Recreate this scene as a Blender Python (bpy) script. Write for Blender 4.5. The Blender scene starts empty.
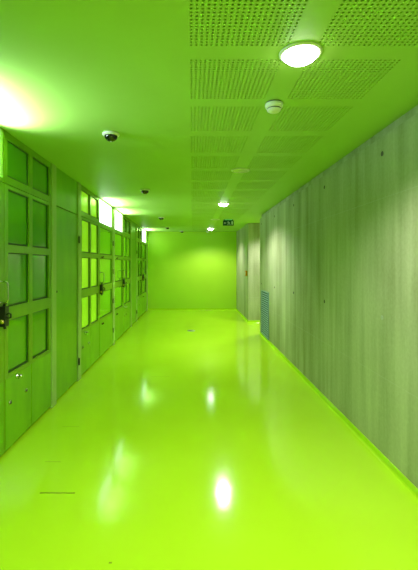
import bpy, math, random
from mathutils import Vector
random.seed(4)
S = bpy.context.scene
C = S.collection
PI = math.pi

# ------------------------------------------------------------------ dimensions (metres; +Y runs down the corridor)
H = 2.55                 # ceiling height
EYE = 1.5
XL = -1.47               # face of the door leaves
XR = 1.445               # face of the concrete wall
YF = 12.7                # end wall
YB = -4.0                # wall behind the viewer

# ------------------------------------------------------------------ mesh helpers
class MB:
    def __init__(s):
        s.v = []; s.f = []; s.smooth = []
    def add(s, vs, fs, smooth=False):
        b = len(s.v)
        s.v += [tuple(p) for p in vs]
        for f in fs:
            s.f.append(tuple(b + i for i in f)); s.smooth.append(smooth)
        return s
    def box(s, x0, x1, y0, y1, z0, z1):
        x0, x1 = min(x0, x1), max(x0, x1); y0, y1 = min(y0, y1), max(y0, y1); z0, z1 = min(z0, z1), max(z0, z1)
        v = [(x0,y0,z0),(x1,y0,z0),(x1,y1,z0),(x0,y1,z0),(x0,y0,z1),(x1,y0,z1),(x1,y1,z1),(x0,y1,z1)]
        return s.add(v, [(0,3,2,1),(4,5,6,7),(0,1,5,4),(1,2,6,5),(2,3,7,6),(3,0,4,7)])
    def lathe(s, prof, axis='z', c=(0,0,0), n=40, smooth=True):
        """prof: list of (radius, height) running from start to end; closed with end caps when radius is 0"""
        rings = []
        vs = []
        for r, h in prof:
            if r < 1e-6:
                rings.append([len(vs)]); vs.append((0, 0, h))
            else:
                rings.append(list(range(len(vs), len(vs)+n)))
                for i in range(n):
                    a = 2*PI*i/n
                    vs.append((r*math.cos(a), r*math.sin(a), h))
        fs = []
        for a, b in zip(rings, rings[1:]):
            for i in range(n):
                j = (i+1) % n
                if len(a) == 1 and len(b) == 1: continue
                if len(a) == 1: fs.append((a[0], b[j], b[i]))
                elif len(b) == 1: fs.append((a[i], a[j], b[0]))
                else: fs.append((a[i], a[j], b[j], b[i]))
        out = []
        for x, y, z in vs:
            if axis == 'z': p = (x, y, z)
            elif axis == 'x': p = (z, x, y)
            else: p = (y, z, x)
            out.append((p[0]+c[0], p[1]+c[1], p[2]+c[2]))
        return s.add(out, fs, smooth)
    def tube(s, pts, r, n=10, closed=False):
        pts = [Vector(p) for p in pts]
        m = len(pts); vs = []; fs = []
        up = None
        for i, p in enumerate(pts):
            if closed: d = pts[(i+1) % m] - pts[i-1]
            else: d = pts[min(i+1, m-1)] - pts[max(i-1, 0)]
            d.normalize()
            if up is None:
                up = Vector((0,0,1)) if abs(d.z) < .9 else Vector((1,0,0))
            u = d.cross(up)
            if u.length < 1e-4: u = d.cross(Vector((0,1,0)))
            u.normalize(); w = u.cross(d).normalized(); up = w
            for k in range(n):
                a = 2*PI*k/n
                vs.append(p + u*(r*math.cos(a)) + w*(r*math.sin(a)))
        for i in range(m if closed else m-1):
            j = (i+1) % m
            for k in range(n):
                l = (k+1) % n
                fs.append((i*n+k, i*n+l, j*n+l, j*n+k))
        if not closed:
            fs.append(tuple(range(n-1, -1, -1))); fs.append(tuple((m-1)*n+k for k in range(n)))
        return s.add(vs, fs, True)
    def prism(s, poly, axis, d0, d1):
        """poly in 2D, extruded along axis 'y' (poly = x,z) or 'x' (poly = y,z)"""
        n = len(poly)
        def P(a, b, d): return (a, d, b) if axis == 'y' else (d, a, b)
        v = [P(a, b, d0) for a, b in poly] + [P(a, b, d1) for a, b in poly]
        f = [tuple(range(n)), tuple(range(2*n-1, n-1, -1))]
        for i in range(n):
            j = (i+1) % n
            f.append((i, n+i, n+j, j))
        return s.add(v, f)

def mesh_of(name, mb):
    me = bpy.data.meshes.new(name)
    me.from_pydata(mb.v, [], mb.f)
    me.polygons.foreach_set('use_smooth', mb.smooth)
    me.update()
    import bmesh
    bm = bmesh.new(); bm.from_mesh(me)
    bmesh.ops.recalc_face_normals(bm, faces=bm.faces)
    bm.to_mesh(me); bm.free()
    return me

def obj(name, mb, mat, parent=None, bevel=0):
    me = mesh_of(name, mb)
    me.materials.append(mat)
    o = bpy.data.objects.new(name, me)
    C.objects.link(o)
    if parent is not None: o.parent = parent
    if bevel:
        b = o.modifiers.new('bevel', 'BEVEL'); b.width = bevel; b.segments = 2; b.limit_method = 'ANGLE'
    return o

def tag(o, label=None, cat=None, group=None, kind=None):
    if label: o['label'] = label
    if cat: o['category'] = cat
    if group: o['group'] = group
    if kind: o['kind'] = kind
    return o

def struct(name, mb, mat, label, cat, bevel=0, group=None):
    return tag(obj(name, mb, mat, None, bevel), label, cat, group, 'structure')

def thing(name, loc, label, cat, group=None):
    o = bpy.data.objects.new(name, None); C.objects.link(o)
    o.location = loc; o.empty_display_size = .05
    return tag(o, label, cat, group)

def copy_tree(root, loc, label, group=None):
    r = root.copy(); C.objects.link(r); r.location = loc; r['label'] = label
    if group: r['group'] = group
    for ch in list(root.children):
        c = ch.copy(); C.objects.link(c); c.parent = r
        for g in list(ch.children):
            d = g.copy(); C.objects.link(d); d.parent = c
    return r

# ------------------------------------------------------------------ materials
def new_mat(name):
    m = bpy.data.materials.new(name); m.use_nodes = True
    nt = m.node_tree
    b = nt.nodes['Principled BSDF']
    return m, nt, b

def simple(name, col, rough=.4, metal=0, spec=None, emit=None, strength=0):
    m, nt, b = new_mat(name)
    b.inputs['Base Color'].default_value = (*col, 1)
    b.inputs['Roughness'].default_value = rough
    b.inputs['Metallic'].default_value = metal
    if spec is not None: b.inputs['Specular IOR Level'].default_value = spec
    if emit:
        b.inputs['Emission Color'].default_value = (*emit, 1)
        b.inputs['Emission Strength'].default_value = strength
    return m

def noisy(name, c0, c1, scale, rough, stretch=(1,1,1), bump=0, bscale=None, rough2=None, detail=5, spec=None):
    m, nt, b = new_mat(name)
    N = nt.nodes; L = nt.links
    tc = N.new('ShaderNodeTexCoord'); mp = N.new('ShaderNodeMapping')
    mp.inputs['Scale'].default_value = stretch
    L.new(tc.outputs['Object'], mp.inputs['Vector'])
    no = N.new('ShaderNodeTexNoise'); no.inputs['Scale'].default_value = scale; no.inputs['Detail'].default_value = detail
    L.new(mp.outputs['Vector'], no.inputs['Vector'])
    cr = N.new('ShaderNodeValToRGB')
    cr.color_ramp.elements[0].position = .3; cr.color_ramp.elements[0].color = (*c0, 1)
    cr.color_ramp.elements[1].position = .7; cr.color_ramp.elements[1].color = (*c1, 1)
    L.new(no.outputs['Fac'], cr.inputs['Fac'])
    L.new(cr.outputs['Color'], b.inputs['Base Color'])
    b.inputs['Roughness'].default_value = rough
    if spec is not None: b.inputs['Specular IOR Level'].default_value = spec
    if rough2 is not None:
        mr = N.new('ShaderNodeMapRange'); mr.inputs['To Min'].default_value = rough; mr.inputs['To Max'].default_value = rough2
        L.new(no.outputs['Fac'], mr.inputs['Value']); L.new(mr.outputs['Result'], b.inputs['Roughness'])
    if bump:
        n2 = N.new('ShaderNodeTexNoise'); n2.inputs['Scale'].default_value = bscale or scale*4; n2.inputs['Detail'].default_value = 3
        L.new(mp.outputs['Vector'], n2.inputs['Vector'])
        bp = N.new('ShaderNodeBump'); bp.inputs['Strength'].default_value = bump; bp.inputs['Distance'].default_value = .01
        L.new(n2.outputs['Fac'], bp.inputs['Height']); L.new(bp.outputs['Normal'], b.inputs['Normal'])
    return m

def maths(nt, op, a, b=None, c=None):
    n = nt.nodes.new('ShaderNodeMath'); n.operation = op
    for i, v in enumerate((a, b, c)):
        if v is None: continue
        if isinstance(v, (int, float)): n.inputs[i].default_value = v
        else: nt.links.new(v, n.inputs[i])
    return n.outputs[0]

M = {}
M['ceiling'] = noisy('ceiling_paint', (.42,.65,.13), (.44,.68,.14), 2.0, .5, spec=.35)
M['wall'] = noisy('lime_wall_paint', (.47,.80,.028), (.49,.83,.032), 1.5, .45)
M['door'] = noisy('green_door_paint', (.17,.36,.007), (.22,.43,.010), 3.0, .28, (1,2.2,.7), bump=.02, bscale=30, spec=.45)
M['kick'] = noisy('green_sheet_paint', (.15,.41,.003), (.22,.51,.005), 2.4, .3, (1,2.5,.8), bump=.02, bscale=26, spec=.45)
M['post'] = noisy('post_paint', (.34,.50,.13), (.40,.56,.16), 4.0, .3, (1,2,.5))
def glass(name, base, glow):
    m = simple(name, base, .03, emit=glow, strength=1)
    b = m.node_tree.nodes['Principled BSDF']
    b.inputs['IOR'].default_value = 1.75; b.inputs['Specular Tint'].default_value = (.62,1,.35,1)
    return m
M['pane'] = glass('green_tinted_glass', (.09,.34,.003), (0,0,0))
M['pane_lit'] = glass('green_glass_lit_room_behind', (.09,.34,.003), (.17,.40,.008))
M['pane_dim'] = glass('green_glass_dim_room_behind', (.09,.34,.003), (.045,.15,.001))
M['fleece'] = simple('acoustic_fleece', (.02,.045,.003), .9)
M['reveal_shade'] = simple('dark_green_reveal_shade', (.018,.07,.006), .5)  # shade of the pane reveals, painted as a dark tone
M['metal'] = simple('satin_steel', (.62,.64,.60), .25, 1)
M['black'] = simple('black_iron', (.012,.014,.012), .35)
M['brass'] = simple('brass', (.75,.55,.18), .25, 1)
M['white'] = simple('white_plastic', (.84,.88,.74), .4)
M['dark_slot'] = simple('dark_slot', (.03,.04,.02), .7)
M['dome'] = simple('smoked_dome', (.008,.012,.008), .08, 0, .8)
M['lens_off'] = simple('frosted_lens', (.62,.75,.48), .25)
M['grille'] = simple('grille_paint', (.17,.30,.32), .4)
M['grille_dark'] = simple('grille_shadow', (.02,.05,.05), .8)
M['orange'] = simple('orange_plastic', (.85,.30,.02), .35)
M['drain'] = simple('grey_cover', (.36,.42,.30), .35, .6)
M['sign'] = simple('sign_green', (.004,.07,.035), .35)
M['sign_white'] = simple('sign_white', (.6,.68,.6), .4, emit=(.9,1,.9), strength=.03)
M['sign_light'] = simple('sign_lamp', (.3,.9,.4), .4, emit=(.2,1,.25), strength=.45)
M['tie'] = simple('tie_plug', (.10,.10,.085), .8)
M['tie_pale'] = simple('tie_plug_pale', (.42,.45,.36), .7)
M['lens'] = simple('lamp_lens', (.9,.9,.9), .4, emit=(1,.99,.96), strength=13)

# floor: glossy lime epoxy with a scuff and faint clouding
def floor_mat():
    m, nt, b = new_mat('lime_epoxy'); N = nt.nodes; L = nt.links
    tc = N.new('ShaderNodeTexCoord')
    no = N.new('ShaderNodeTexNoise'); no.inputs['Scale'].default_value = 1.3; no.inputs['Detail'].default_value = 6
    L.new(tc.outputs['Object'], no.inputs['Vector'])
    cr = N.new('ShaderNodeValToRGB')
    cr.color_ramp.elements[0].position = .3; cr.color_ramp.elements[0].color = (.50,.83,.014,1)
    cr.color_ramp.elements[1].position = .7; cr.color_ramp.elements[1].color = (.53,.86,.02,1)
    L.new(no.outputs['Fac'], cr.inputs['Fac'])
    # scuffs: thin dark strokes lying on the epoxy
    sp = N.new('ShaderNodeSeparateXYZ'); L.new(tc.outputs['Object'], sp.inputs[0])
    wob = N.new('ShaderNodeTexNoise'); wob.inputs['Scale'].default_value = 9
    L.new(tc.outputs['Object'], wob.inputs['Vector'])
    col = cr.outputs['Color']
    for (x0, x1, y, w, k) in ((-1.0,-.77,2.555,.006,.75), (-1.12,-1.0,2.96,.005,.3), (-.62,-.60,1.9,.006,.6), (-.42,-.405,1.96,.006,.6), (-1.2,-1.05,3.6,.005,.25), (.13,.15,1.78,.006,.5), (-.55,-.3,5.2,.01,.12)):
        yy = maths(nt, 'ADD', sp.outputs[1], maths(nt, 'MULTIPLY', wob.outputs['Fac'], .02))
        d = maths(nt, 'COMPARE', yy, y+.01, w)
        mx = maths(nt, 'COMPARE', sp.outputs[0], (x0+x1)/2, (x1-x0)/2)
        f = maths(nt, 'MULTIPLY', maths(nt, 'MULTIPLY', d, mx), k)
        mix = N.new('ShaderNodeMix'); mix.data_type = 'RGBA'
        L.new(f, mix.inputs[0]); L.new(col, mix.inputs[6]); mix.inputs[7].default_value = (.07,.12,.01,1)
        col = mix.outputs[2]
    L.new(col, b.inputs['Base Color'])
    b.inputs['Roughness'].default_value = .10
    b.inputs['Specular IOR Level'].default_value = .5
    n2 = N.new('ShaderNodeTexNoise'); n2.inputs['Scale'].default_value = 5; n2.inputs['Detail'].default_value = 2
    L.new(tc.outputs['Object'], n2.inputs['Vector'])
    bp = N.new('ShaderNodeBump'); bp.inputs['Strength'].default_value = .04; bp.inputs['Distance'].default_value = .02
    L.new(n2.outputs['Fac'], bp.inputs['Height']); L.new(bp.outputs['Normal'], b.inputs['Normal'])
    return m
M['floor'] = floor_mat()

# board-marked in-situ concrete with vertical streaks and pour lines
def concrete_mat():
    m, nt, b = new_mat('cast_concrete'); N = nt.nodes; L = nt.links
    tc = N.new('ShaderNodeTexCoord')
    def noise(scale, stretch, detail=6, rough=.55):
        mp = N.new('ShaderNodeMapping'); mp.inputs['Scale'].default_value = stretch
        L.new(tc.outputs['Object'], mp.inputs['Vector'])
        n = N.new('ShaderNodeTexNoise'); n.inputs['Scale'].default_value = scale; n.inputs['Detail'].default_value = detail
        n.inputs['Roughness'].default_value = rough
        L.new(mp.outputs['Vector'], n.inputs['Vector']); return n.outputs['Fac']
    streak = noise(3.2, (1.6,1.6,.10), 7, .6)
    cloud = noise(1.1, (1,1,.7), 5)
    grain = noise(38, (1,1,1), 3)
    v = maths(nt, 'ADD', maths(nt, 'MULTIPLY', streak, .55), maths(nt, 'ADD', maths(nt, 'MULTIPLY', cloud, .35), maths(nt, 'MULTIPLY', grain, .12)))
    cr = N.new('ShaderNodeValToRGB')
    e = cr.color_ramp.elements
    e[0].position = .36; e[0].color = (.205,.235,.09,1)
    e[1].position = .68; e[1].color = (.55,.58,.37,1)
    L.new(v, cr.inputs['Fac'])
    sp = N.new('ShaderNodeSeparateXYZ'); L.new(tc.outputs['Object'], sp.inputs[0])
    col = cr.outputs['Color']
    for z, w, k in ((2.0,.003,.2), (.64,.003,.2)):
        wz = maths(nt, 'ADD', sp.outputs[2], maths(nt, 'MULTIPLY', maths(nt, 'SUBTRACT', grain, .5), .012))
        f = maths(nt, 'MULTIPLY', maths(nt, 'COMPARE', wz, z, w), k)
        mix = N.new('ShaderNodeMix'); mix.data_type = 'RGBA'
        L.new(f, mix.inputs[0]); L.new(col, mix.inputs[6]); mix.inputs[7].default_value = (.62,.62,.56,1)
        col = mix.outputs[2]
    L.new(col, b.inputs['Base Color'])
    b.inputs['Roughness'].default_value = .6
    bp = N.new('ShaderNodeBump'); bp.inputs['Strength'].default_value = .12; bp.inputs['Distance'].default_value = .01
    L.new(v, bp.inputs['Height']); L.new(bp.outputs['Normal'], b.inputs['Normal'])
    return m
M['concrete'] = concrete_mat()

# backlit perforated screen of the transom lights
def screen_mat(name, strength, dots):
    m, nt, b = new_mat(name); N = nt.nodes; L = nt.links
    b.inputs['Base Color'].default_value = (.10,.26,.20,1); b.inputs['Roughness'].default_value = .5
    b.inputs['Emission Color'].default_value = (.93,1,.97,1)
    if dots:
        tc = N.new('ShaderNodeTexCoord'); sp = N.new('ShaderNodeSeparateXYZ'); L.new(tc.outputs['Object'], sp.inputs[0])
        q = []
        for k in (1, 2):
            fr = maths(nt, 'FRACT', maths(nt, 'MULTIPLY', maths(nt, 'ADD', sp.outputs[k], 5), 1/.022))
            q.append(maths(nt, 'POWER', maths(nt, 'ABSOLUTE', maths(nt, 'SUBTRACT', fr, .5)), 2))
        hole = maths(nt, 'LESS_THAN', maths(nt, 'ADD', q[0], q[1]), .36**2)
        L.new(maths(nt, 'ADD', maths(nt, 'MULTIPLY', hole, strength), .12), b.inputs['Emission Strength'])
    else:
        b.inputs['Emission Strength'].default_value = strength
    return m
M['screen'] = screen_mat('lit_screen', 3, False)
M['screen_dots'] = screen_mat('lit_perforated_screen', 2.5, True)

# ------------------------------------------------------------------ floor, ceiling
struct('floor', MB().box(-1.75, 3.15, YB-.1, YF+.1, -.1, 0), M['floor'], 'glossy lime green epoxy floor of the corridor', 'floor')

# ceiling: plain strips around two rows of perforated fields
PITCH = .6; FW = .485; GAP = PITCH-FW
Y0 = 1.94 - PITCH*5 + GAP/2          # start of the first perforated field
NROW = 22
XA, XB = -.018, .593
cm = MB()
def strip(x0, x1, y0, y1): cm.box(x0, x1, y0, y1, H, H+.012)
yend = Y0 + NROW*PITCH - GAP
strip(-1.75, XA, YB-.1, YF+.1); strip(XA+FW, XB, YB-.1, YF+.1); strip(XB+FW, 3.15, YB-.1, YF+.1)
for x in (XA, XB):
    strip(x, x+FW, YB-.1, Y0)
    for k in range(NROW-1):
        strip(x, x+FW, Y0+k*PITCH+FW, Y0+(k+1)*PITCH)
    strip(x, x+FW, yend, YF+.1)
cm.box(-1.75, 3.15, YB-.1, YF+.1, H+.03, H+.10)
ceiling = struct('ceiling', cm, M['ceiling'], 'lime green ceiling with perforated acoustic fields', 'ceiling')
obj('acoustic_fleece', MB().box(XA-.02, XB+FW+.02, Y0-.02, yend+.02, H+.0125, H+.016), M['fleece'], ceiling)
# one perforated field: 20 x 20 round holes with real edges
pm = MB(); n = 20; p = FW/n; r = .0067; ns = 8
for i in range(n):
    for j in range(n):
        cx, cy = (i+.5)*p, (j+.5)*p
        h = p/2
        outer = [(h,0),(h,h),(0,h),(-h,h),(-h,0),(-h,-h),(0,-h),(h,-h)]
        v = [(cx+a, cy+b, 0) for a, b in outer]
        ring = [(cx+r*math.cos(2*PI*k/ns), cy+r*math.sin(2*PI*k/ns)) for k in range(ns)]
        v += [(a, b, 0) for a, b in ring] + [(a, b, .012) for a, b in ring]
        f = []
        for k in range(ns):
            l = (k+1) % ns
            f.append((k, 8+k, 8+l, l)); f.append((8+k, 16+k, 16+l, 8+l))
        pm.add(v, f)
pme = bpy.data.meshes.new('perforated_field'); pme.from_pydata(pm.v, [], pm.f); pme.materials.append(M['ceiling']); pme.update()
for x in (XA, XB):
    for k in range(NROW):
        o = bpy.data.objects.new('perforated_field', pme); C.objects.link(o); o.parent = ceiling
        o.location = (x, Y0+k*PITCH, H)

# ------------------------------------------------------------------ walls
struct('wall_far', MB().box(-1.75, 3.15, YF, YF+.1, 0, H), M['wall'], 'flat lime green wall closing the end of the corridor', 'wall')
struct('wall_near', MB().box(-1.75, 1.75, YB-.1, YB, 0, H), M['wall'], 'lime green wall behind the viewer', 'wall')
struct('wall_left', MB().box(-1.75, -1.56, YB, YF, 0, H).box(-1.56, XL, YB, .98, 0, H), M['wall'], 'green wall carrying the doors', 'wall')
YE = 8.36
wr = struct('wall_right', MB().box(XR, 1.6, YB, YE, 0, 2.47).box(1.485, 1.6, YB, YE, 2.47, H).box(1.6, 3.15, YE-.15, YE, 0, H),
            M['concrete'], 'long bare concrete wall with vertical streaks and tie holes', 'wall')
YP = 10.0; XP = 1.43
struct('wall_side', MB().box(XP, 3.15, YP, YF, 0, H), M['concrete'], 'concrete pier standing beyond the side opening', 'wall')
struct('wall_alcove', MB().box(3.0, 3.15, YE, YP, 0, H), M['wall'], 'green back wall of the side opening', 'wall')
for k in range(6):
    for z in (1.09, 2.34):
        y = 2.97 - 1.30 + 1.30*k
        pale = (k == 1 and z < 2)
        o = obj('tie_hole', MB().lathe([(.019,0),(.019,-.002),(.014,-.003),(.009,-.001),(0,-.001)], 'x', (XR, y, z), 20), M['tie_pale' if pale else 'tie'], wr)
        if pale: o['label'] = 'tie hole filled with a pale plug'
def cove(name, pts, inward, label):
    mb = MB()
    for (x0, y0), (x1, y1), (nx, ny) in pts:
        t = .004; hgt = .058
        prof = [(0,0),(.020,0),(.010,.004),(.005,.012),(t,.02),(t,hgt),(0,hgt)]
        v = [(x0+nx*a, y0+ny*a, b) for a, b in prof] + [(x1+nx*a, y1+ny*a, b) for a, b in prof]
        m_ = len(prof)
        f = [tuple(range(m_)), tuple(range(2*m_-1, m_-1, -1))] + [(i, (i+1) % m_, m_+(i+1) % m_, m_+i) for i in range(m_)]
        mb.add(v, f)
    return struct(name, mb, M['floor'], label, 'baseboard')
cove('baseboard_right', [((XR,YB),(XR,YE+.004),(-1,0)), ((XR,YE),(3.0,YE),(0,1))], 0, 'low lime green upstand along the foot of the long concrete wall')
cove('baseboard_side', [((XP,YP-.004),(XP,YF),(-1,0)), ((XP,YP),(3.0,YP),(0,-1))], 0, 'low lime green upstand around the foot of the concrete pier')
cove('baseboard_far', [((-1.47,YF),(XP,YF),(0,-1))], 0, 'low lime green upstand along the foot of the end wall')

# ------------------------------------------------------------------ left side: doors, posts and transoms
XBK = -1.56                      # back of the door linings
XPN = -1.490                     # glass face
ZT = 2.13                        # top of leaves
def hinge(parent, y, z, x=XL):
    mb = MB().lathe([(0,-.045),(.007,-.045),(.007,.045),(0,.045)], 'z', (x+.009, y, z), 12)
    mb.box(x+.0005, x+.004, y-.012, y+.012, z-.042, z+.042)
    return obj('hinge', mb, M['black'], parent)

def pull(parent, y):
    z0, z1, d, r = 1.205, 1.365, .062, .022
    x0 = XL-.002; pts = [(x0, y, z0)]
    for k in range(5):
        a = PI/2*k/4; pts.append((x0+d-r+r*math.sin(a), y, z0+r-r*math.cos(a)))
    for k in range(5):
        a = PI/2*k/4; pts.append((x0+d-r+r*math.cos(a), y, z1-r+r*math.sin(a)))
    pts.append((x0, y, z1))
    mb = MB().tube(pts, .0065, 10)
    for z in (z0, z1): mb.lathe([(0,0),(.014,0),(.014,.006),(0,.006)], 'x', (XL, y, z), 16)
    return obj('pull_handle', mb, M['metal'], parent)

def lock(parent, y):
    mb = MB().box(XL, XL+.045, y-.032, y+.032, 1.02, 1.175)
    mb.tube([(XL+.02,y,1.17),(XL+.028,y,1.195),(XL+.040,y,1.20)], .012, 8)
    mb.tube([(XL+.045,y-.01,1.11),(XL+.062,y-.01,1.125),(XL+.078,y-.01,1.115),(XL+.078,y-.01,1.09),(XL+.06,y-.01,1.085),(XL+.045,y-.01,1.09)], .008, 8)
    mb.tube([(XL+.02,y,1.03),(XL+.03,y,1.0)], .011, 8)
    l = obj('lock_case', mb, M['black'], parent, .004)
    obj('key_cylinder', MB().lathe([(0,0),(.017,0),(.017,-.014),(.011,-.018),(0,-.018)], 'y', (XL+.024, y-.031, 1.06), 18), M['brass'], l)
    return l

def ring(s0, s1, a, b, t=.016):  # dark strips round the glass, imitating the shaded reveals
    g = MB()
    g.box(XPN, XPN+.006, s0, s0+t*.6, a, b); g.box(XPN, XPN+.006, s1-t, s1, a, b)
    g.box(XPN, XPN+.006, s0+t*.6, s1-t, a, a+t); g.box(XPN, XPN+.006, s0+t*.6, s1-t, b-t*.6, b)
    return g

def leaf(name, y0, y1, two, hinge_y=None, pull_y=None, lock_y=None, label='', cat='door', glass='pane'):
    g = .004
    y0 += g; y1 -= g
    st = .062; zb = .62; zp = .025
    fm = MB()
    fm.box(XPN-.03, XL, y0, y0+st, zp, ZT); fm.box(XPN-.03, XL, y1-st, y1, zp, ZT)
    rails = [(zp, .06), (zb-.035, zb), (1.05, 1.155), (1.592, 1.655), (2.10, ZT)]
    for a, b in rails: fm.box(XPN-.03, XL-.0005, y0+st, y1-st, a, b)
    ym = (y0+y1)/2
    if two:
        for a, b in ((zb, 1.05), (1.155, 1.592), (1.655, 2.10)): fm.box(XPN-.03, XL-.0005, ym-.036, ym+.036, a, b)
    d = struct(name, fm, M['door'], label, cat)
    for a, b in ((zb, 1.05), (1.155, 1.592), (1.655, 2.10)):
        spans = ((y0+st, ym-.036), (ym+.036, y1-st)) if two else ((y0+st, y1-st),)
        for s0, s1 in spans:
            obj('glass_pane', MB().box(XPN-.006, XPN, s0, s1, a, b), M[glass], d)
            obj('reveal_shade', ring(s0, s1, a, b), M['reveal_shade'], d)
    if two:
        for s0, s1 in ((y0+.012, ym-.005), (ym+.005, y1-.012)):
            obj('kick_panel', MB().box(XL, XL+.004, s0, s1, .03, zb-.03), M['kick'], d, .002)
        kx = XL+.004
        # flush bolt and two small catches
        obj('bolt_knob', MB().lathe([(0,0),(.022,0),(.022,.006),(.010,.010),(.010,.024),(.016,.028),(.016,.038),(0,.040)], 'x', (kx, y0+.21, .565), 18).box(kx, kx+.012, y0+.225, y0+.275, .535, .552), M['metal'], d)
        for dy in (.085, .385):
            mb = MB().lathe([(0,0),(.020,0),(.020,.006),(.015,.008),(0,.008)], 'x', (kx, y0+dy, .386), 18)
            c = obj('flush_catch', mb, M['metal'], d)
            obj('catch_slot', MB().box(kx+.008, kx+.010, y0+dy-.012, y0+dy+.012, .378, .394), M['black'], c)
    else:
        obj('kick_panel', MB().box(XL, XL+.004, y0+.012, y1-.012, .03, zb-.03), M['kick'], d, .002)
        for z in (.53, 1.61):
            mb = MB().box(XL+.004 if z < 1 else XL, XL+.016, y0+.16, y0+.26, z-.012, z+.012)
            mb.tube([(XL+.012, y0+.19, z), (XL+.03, y0+.19, z+.004), (XL+.034, y0+.17, z+.02)], .006, 8)
            obj('slide_bolt', mb, M['black'], d)
    if hinge_y is not None:
        for z in (.28, .82, 1.36, 1.88): hinge(d, hinge_y, z)
    if pull_y is not None: pull(d, pull_y)
    if lock_y is not None: lock(d, lock_y)
    return d

def solid_door(name, y0, y1, label):
    g = .006
    d = struct(name, MB().box(XPN-.03, XL-.004, y0+g, y1-g, .018, ZT-.006), M['kick'], label, 'door', .003)
    for z in (.25, 1.81): hinge(d, y1+.006, z, XL+.0125)
    obj('keyhole', MB().lathe([(0,0),(.014,0),(.014,.004),(.006,.004),(.006,.001),(0,.001)], 'x', (XL-.004, y0+.05, 1.20), 16), M['black'], d)
    return d

def post(name, y0, y1, label):
    return struct(name, MB().box(XBK, XL+.012, y0, y1, 0, H-.001), M['post'], label, 'post', .004)

def transom(name, y0, y1, two, label, lit=None, glass='pane'):
    z0, z1 = ZT+.006, H-.002
    st = .05; fm = MB()
    a, b = z0+.06, z1-.055
    if lit: a, b, st = z0+.03, z1-.012, .022
    fm.box(XPN-.03, XL, y0, y0+st, z0, z1); fm.box(XPN-.03, XL, y1-st, y1, z0, z1)
    fm.box(XPN-.03, XL-.0005, y0+st, y1-st, z0, a); fm.box(XPN-.03, XL-.0005, y0+st, y1-st, b, z1)
    ym = (y0+y1)/2
    if two: fm.box(XPN-.03, XL-.0005, ym-.036, ym+.036, a, b)
    w = struct(name, fm, M['door'], label, 'window')
    for s0, s1 in (((y0+st, ym-.036), (ym+.036, y1-st)) if two else ((y0+st, y1-st),)):
        if lit: obj('lit_screen', MB().box(XL-.03, XL-.022, s0, s1, a, b), M[lit], w)
        else:
            obj('glass_pane', MB().box(XPN-.006, XPN, s0, s1, a, b), M[glass], w)
            obj('reveal_shade', ring(s0, s1, a, b), M['reveal_shade'], w)
    return w

post('trim_1', .98, 1.107, 'green post before the nearest glazed door')
# near pair
leaf('door_1', 2.038, 3.044, False, pull_y=2.978, lock_y=2.998, label='single-light glazed green door leaf cut off at the left edge, with steel pull handle')
leaf('door_2', 3.044, 4.056, True, label='nearest green door leaf with two columns of panes, left of the first plain door')
transom('window_1', 2.038, 3.040, False, 'lit perforated transom at the left edge of the picture', lit='screen_dots')
transom('window_2', 3.048, 4.056, True, 'dark two-pane transom above the nearest two-column door')
leaf('door_8', 1.107, 2.038, True, label='two-column green door leaf beyond the left edge of the picture')
transom('window_8', 1.107, 2.030, True, 'dark transom beyond the left edge of the picture')
post('trim_2', 4.056, 4.184, 'wide green post between the nearest glazed door and the first plain door')
solid_door('door_3', 4.184, 4.986, 'nearest plain solid green door, without panes, with two dark hinges at its right')
struct('trim_3', MB().box(XPN-.03, XL-.002, 4.187, 4.983, ZT+.004, H-.002), M['kick'], 'plain green panel above the nearest solid door', 'panel', .003)
post('trim_4', 4.986, 5.115, 'green post between the nearest solid door and the middle glazed doors')
# middle pairs
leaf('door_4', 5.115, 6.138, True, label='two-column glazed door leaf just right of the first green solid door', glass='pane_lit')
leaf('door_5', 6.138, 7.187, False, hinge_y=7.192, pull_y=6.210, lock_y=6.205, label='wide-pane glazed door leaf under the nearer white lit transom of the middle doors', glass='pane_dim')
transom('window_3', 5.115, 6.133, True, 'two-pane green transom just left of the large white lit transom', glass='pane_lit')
transom('window_4', 6.142, 7.187, False, 'larger white lit transom over the middle doors', lit='screen')
post('trim_5', 7.187, 7.332, 'green post with dark hinges between the two white lit middle transoms')
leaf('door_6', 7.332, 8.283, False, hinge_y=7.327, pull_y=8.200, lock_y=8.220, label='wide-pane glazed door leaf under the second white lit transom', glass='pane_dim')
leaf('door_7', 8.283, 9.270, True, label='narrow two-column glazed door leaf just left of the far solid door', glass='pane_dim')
transom('window_5', 7.332, 8.279, False, 'second white lit transom, right of the larger one', lit='screen')
transom('window_6', 8.287, 9.270, True, 'dim green transom left of the panel above the far solid door')
post('trim_6', 9.270, 9.365, 'narrow green post left of the far solid door')
solid_door('door_9', 9.365, 10.178, 'far plain solid green door, between the glazed pairs near the end wall')
struct('trim_7', MB().box(XPN-.03, XL-.002, 9.368, 10.175, ZT+.004, H-.002), M['kick'], 'plain green panel above the far solid door', 'panel', .003)
post('trim_8', 10.178, 10.326, 'green post right of the far solid door')
leaf('door_10', 10.326, 11.366, True, label='two-column glazed door leaf of the farthest pair')
leaf('door_11', 11.366, 12.433, False, pull_y=11.440, lock_y=11.435, label='glazed door leaf nearest the lime end wall')
transom('window_7', 10.326, 11.362, True, 'dim green transom left of the farthest lit transom')
transom('window_9', 11.370, 12.433, False, 'farthest white lit transom, beside the lime end wall', lit='screen')
post('trim_9', 12.433, YF, 'green post in the corner with the lime end wall')

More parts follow.
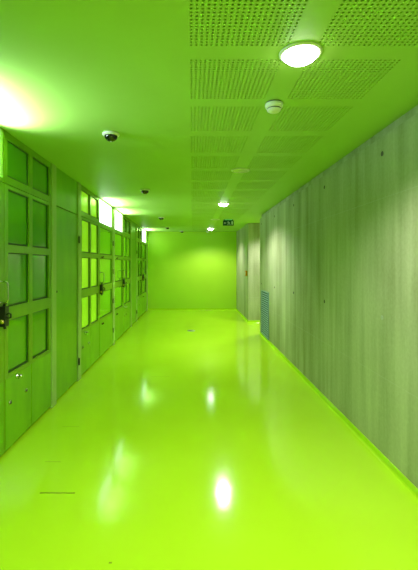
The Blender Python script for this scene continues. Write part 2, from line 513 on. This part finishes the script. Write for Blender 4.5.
# ------------------------------------------------------------------ ceiling fittings
LX = .537
def downlight(loc, label, on, group):
    t = thing('downlight', loc, label, 'ceiling light', group)
    obj('trim_ring', MB().lathe([(.086,.0),(.105,0),(.104,-.006),(.098,-.011),(.090,-.012),(.086,-.008),(.086,0)], n=48), M['white'], t)
    prof = [(.086,-.003)] + [(.086*math.cos(a*PI/2/8), -.003-(.050 if on else .010)*math.sin(a*PI/2/8)) for a in range(1, 8)] + [(0, -.003-(.050 if on else .010))]
    obj('lens', MB().lathe(prof, n=48), M['lens' if on else 'lens_off'], t)
    return t
gl = 'round ceiling downlights'
d_on = downlight((LX, 1.94, H), 'nearest round ceiling downlight, glaring white, lit', True, gl)
d_off = downlight((LX, 4.36, H), 'unlit round ceiling downlight behind the large smoke detector', False, gl)
copy_tree(d_on, (LX, 6.77, H), 'second lit round downlight, in the middle distance', gl)
copy_tree(d_off, (LX, 9.18, H), 'faint unlit round downlight left of the exit sign', gl)
copy_tree(d_on, (LX, 11.55, H), 'small lit round downlight close to the end wall', gl)
copy_tree(d_on, (LX, -.6, H), 'unseen lit round downlight behind the viewer, added to brighten the near floor', gl)  # unseen lamp added to lift the light on the near floor
copy_tree(d_on, (2.15, 9.2, H), 'lit round downlight hidden in the side opening', gl)
def spot(x, y, e, size=147):
    l = bpy.data.lights.new('downlight_beam', 'SPOT'); l.energy = e; l.spot_size = math.radians(size); l.spot_blend = .55
    l.shadow_soft_size = .07; l.color = (1, .985, .95)
    o = bpy.data.objects.new('downlight_beam', l); C.objects.link(o); o.location = (x, y, H-.075)
    return o
E = 122
for y, k in ((-.6,1.45), (1.94,1), (6.77,1), (11.55,.8)): spot(LX, y, E*k)  # the beam behind the viewer is added for the near floor
spot(2.15, 9.2, E*1.1)

# fluorescent uplights standing in the lit transoms, throwing their light across the ceiling
def uplight(y, w, e):
    l = bpy.data.lights.new('transom_uplight', 'AREA'); l.shape = 'RECTANGLE'; l.size = w; l.size_y = .05; l.energy = e
    l.spread = math.radians(110); l.color = (.70, .93, 1)
    o = bpy.data.objects.new('transom_uplight', l); C.objects.link(o); o.location = (-1.445, y, 2.42)
    d = Vector((.72, 0, .70))
    X = Vector((0,1,0)); Z = -d.normalized(); Y = Z.cross(X)
    from mathutils import Matrix
    o.matrix_world = Matrix.Translation(o.location) @ Matrix((X, Y, Z)).transposed().to_4x4()
for y, e in ((2.52, 17), (6.65, 9), (7.8, 7.5), (11.9, 7)): uplight(y, .8, e)

# smoke detectors
def smoke(loc, label):
    t = thing('smoke_detector', loc, label, 'smoke detector', 'smoke detectors')
    obj('base', MB().lathe([(0,0),(.050,0),(.050,-.008),(0,-.008)], n=40), M['dark_slot'], t)
    obj('housing', MB().lathe([(0,-.008),(.056,-.008),(.058,-.016),(.056,-.030),(.048,-.038),(0,-.038)], n=40), M['white'], t)
    obj('vent_slot', MB().lathe([(0,-.038),(.044,-.038),(.044,-.044),(0,-.044)], n=40), M['dark_slot'], t)
    obj('cap', MB().lathe([(0,-.044),(.046,-.044),(.044,-.052),(.034,-.060),(.016,-.064),(0,-.064)], n=40), M['white'], t)
    return t
sm = smoke((.531, 2.54, H), 'large white smoke detector near the glaring downlight')
copy_tree(sm, (.49, 12.3, H), 'tiny pale smoke detector just in front of the end wall')

# dome cameras
def camera_dome(loc, label):
    t = thing('dome_camera', loc, label, 'security camera', 'dome cameras on the ceiling')
    obj('base_ring', MB().lathe([(0,0),(.068,0),(.070,-.006),(.066,-.014),(.056,-.020),(0,-.020)], n=44), M['white'], t)
    obj('dome', MB().lathe([(.052,-.019)]+[(.052*math.cos(a*PI/2/10), -.022-.042*math.sin(a*PI/2/10)) for a in range(0,10)]+[(0,-.064)], n=44), M['dome'], t)
    obj('screw', MB().lathe([(0,-.063),(.006,-.063),(.006,-.067),(0,-.068)], n=12), M['white'], t)
    return t
dc = camera_dome((-.656, 3.14, H), 'nearest and largest dome camera, white ring with dark dome')
copy_tree(dc, (-.67, 5.50, H), 'second dome camera, above and before the lit transoms')
copy_tree(dc, (-.70, 8.77, H), 'third dome camera, farther along the left ceiling')
copy_tree(dc, (-.707, 11.07, H), 'fourth small dome camera, above the far end of the corridor')
copy_tree(dc, (-.334, 12.4, H), 'farthest dome camera, against the top of the end wall')

# exit sign
ex = thing('exit_sign', (.845, 9.2, H), 'green emergency exit sign hanging under the ceiling', 'exit sign')
obj('ceiling_bracket', MB().box(-.11, .11, -.022, .022, -.022, 0), M['sign'], ex, .003)
obj('light_strip', MB().box(-.09, .09, -.026, -.022, -.013, -.004), M['sign_light'], ex)
pl = obj('sign_plate', MB().box(-.127, .127, -.008, .008, -.145, -.022), M['sign'], ex, .002)
zc = -.085; yf = -.0085
def picto(mb, poly): mb.prism(poly, 'y', yf, yf-.0015)
arr = MB(); picto(arr, [(-.104,zc),(-.082,zc+.022),(-.082,zc+.008),(-.054,zc+.008),(-.054,zc-.008),(-.082,zc-.008),(-.082,zc-.022)])
obj('arrow_symbol', arr, M['sign_white'], pl)
man = MB()
man.prism([(-.004+.010*math.cos(a*PI/6), zc+.034+.010*math.sin(a*PI/6)) for a in range(12)], 'y', yf, yf-.0015)
picto(man, [(-.002,zc+.022),(.018,zc+.020),(.024,zc-.010),(.010,zc-.012)])
picto(man, [(-.002,zc+.022),(-.028,zc+.006),(-.024,zc-.001),(.001,zc+.011)])
picto(man, [(.018,zc+.020),(.040,zc+.006),(.037,zc-.002),(.019,zc+.009)])
picto(man, [(.010,zc-.010),(-.010,zc-.022),(-.024,zc-.044),(-.015,zc-.047),(-.002,zc-.029),(.018,zc-.018)])
picto(man, [(.014,zc-.012),(.024,zc-.010),(.034,zc-.028),(.052,zc-.034),(.050,zc-.042),(.027,zc-.036)])
obj('running_figure', man, M['sign_white'], pl)
dr = MB(); picto(dr, [(.074,zc-.036),(.074,zc+.040),(.104,zc+.040),(.104,zc-.036)])
obj('doorway_symbol', dr, M['sign_white'], pl)

# ------------------------------------------------------------------ things on the concrete and the floor
gr = thing('ventilation_grille', (XR, 7.75, .06), 'blue-green louvred ventilation grille at the foot of the concrete wall', 'vent')
gw, gh = .38, .90
fr = MB()
fr.box(-.014, 0, -gw, -gw+.025, 0, gh); fr.box(-.014, 0, gw-.025, gw, 0, gh)
fr.box(-.014, 0, -gw+.025, gw-.025, 0, .022); fr.box(-.014, 0, -gw+.025, gw-.025, gh-.022, gh)
obj('frame', fr, M['grille'], gr)
obj('backing', MB().box(-.002, 0, -gw+.025, gw-.025, .022, gh-.022), M['grille_dark'], gr)
for k in range(20):
    z = .026 + k*.0425
    s = MB()
    v = [(-.013, -gw+.025, z), (-.002, -gw+.025, z+.016), (-.002, -gw+.025, z+.020), (-.013, -gw+.025, z+.005)]
    v += [(a, gw-.025, c) for a, b, c in v]
    s.add(v, [(0,1,2,3), (7,6,5,4), (0,4,5,1), (1,5,6,2), (2,6,7,3), (3,7,4,0)])
    obj('slat', s, M['grille'], gr)

ca = thing('fire_call_point', (XP, 10.2, 1.257), 'small orange call point box on the side of the concrete pier', 'call point')
obj('box', MB().box(-.05, .002, -.055, .055, -.07, .07), M['orange'], ca, .008)
obj('press_plate', MB().box(-.053, -.049, -.030, .030, -.035, .030), M['white'], ca, .001)

fd = thing('floor_drain', (-.03, 8.77, 0), 'small round grey floor cover set in the far lime floor', 'floor drain')
obj('cover', MB().lathe([(0,.004),(.082,.004),(.088,.002),(.090,0),(0,0)], n=40), M['drain'], fd)
obj('screw_slot', MB().box(-.05, .05, -.006, .006, .004, .0055), M['dark_slot'], fd)

# ------------------------------------------------------------------ world, camera, view
w = bpy.data.worlds.new('World'); S.world = w; w.use_nodes = True
w.node_tree.nodes['Background'].inputs[0].default_value = (.02,.03,.02,1)
w.node_tree.nodes['Background'].inputs[1].default_value = .2
cd = bpy.data.cameras.new('camera'); co = bpy.data.objects.new('camera', cd); C.objects.link(co)
co.location = (0, 0, EYE); co.rotation_euler = (PI/2, 0, 0)
F = 390
cd.sensor_fit = 'HORIZONTAL'; cd.sensor_width = 36; cd.lens = 36*F/418
cd.shift_x = (209-192.5)/418; cd.shift_y = -(285-264)/418
cd.clip_start = .02; cd.clip_end = 60
S.camera = co
S.view_settings.view_transform = 'Standard'; S.view_settings.look = 'None'
S.view_settings.exposure = .17; S.view_settings.gamma = 1; S.view_settings.use_curve_mapping = False
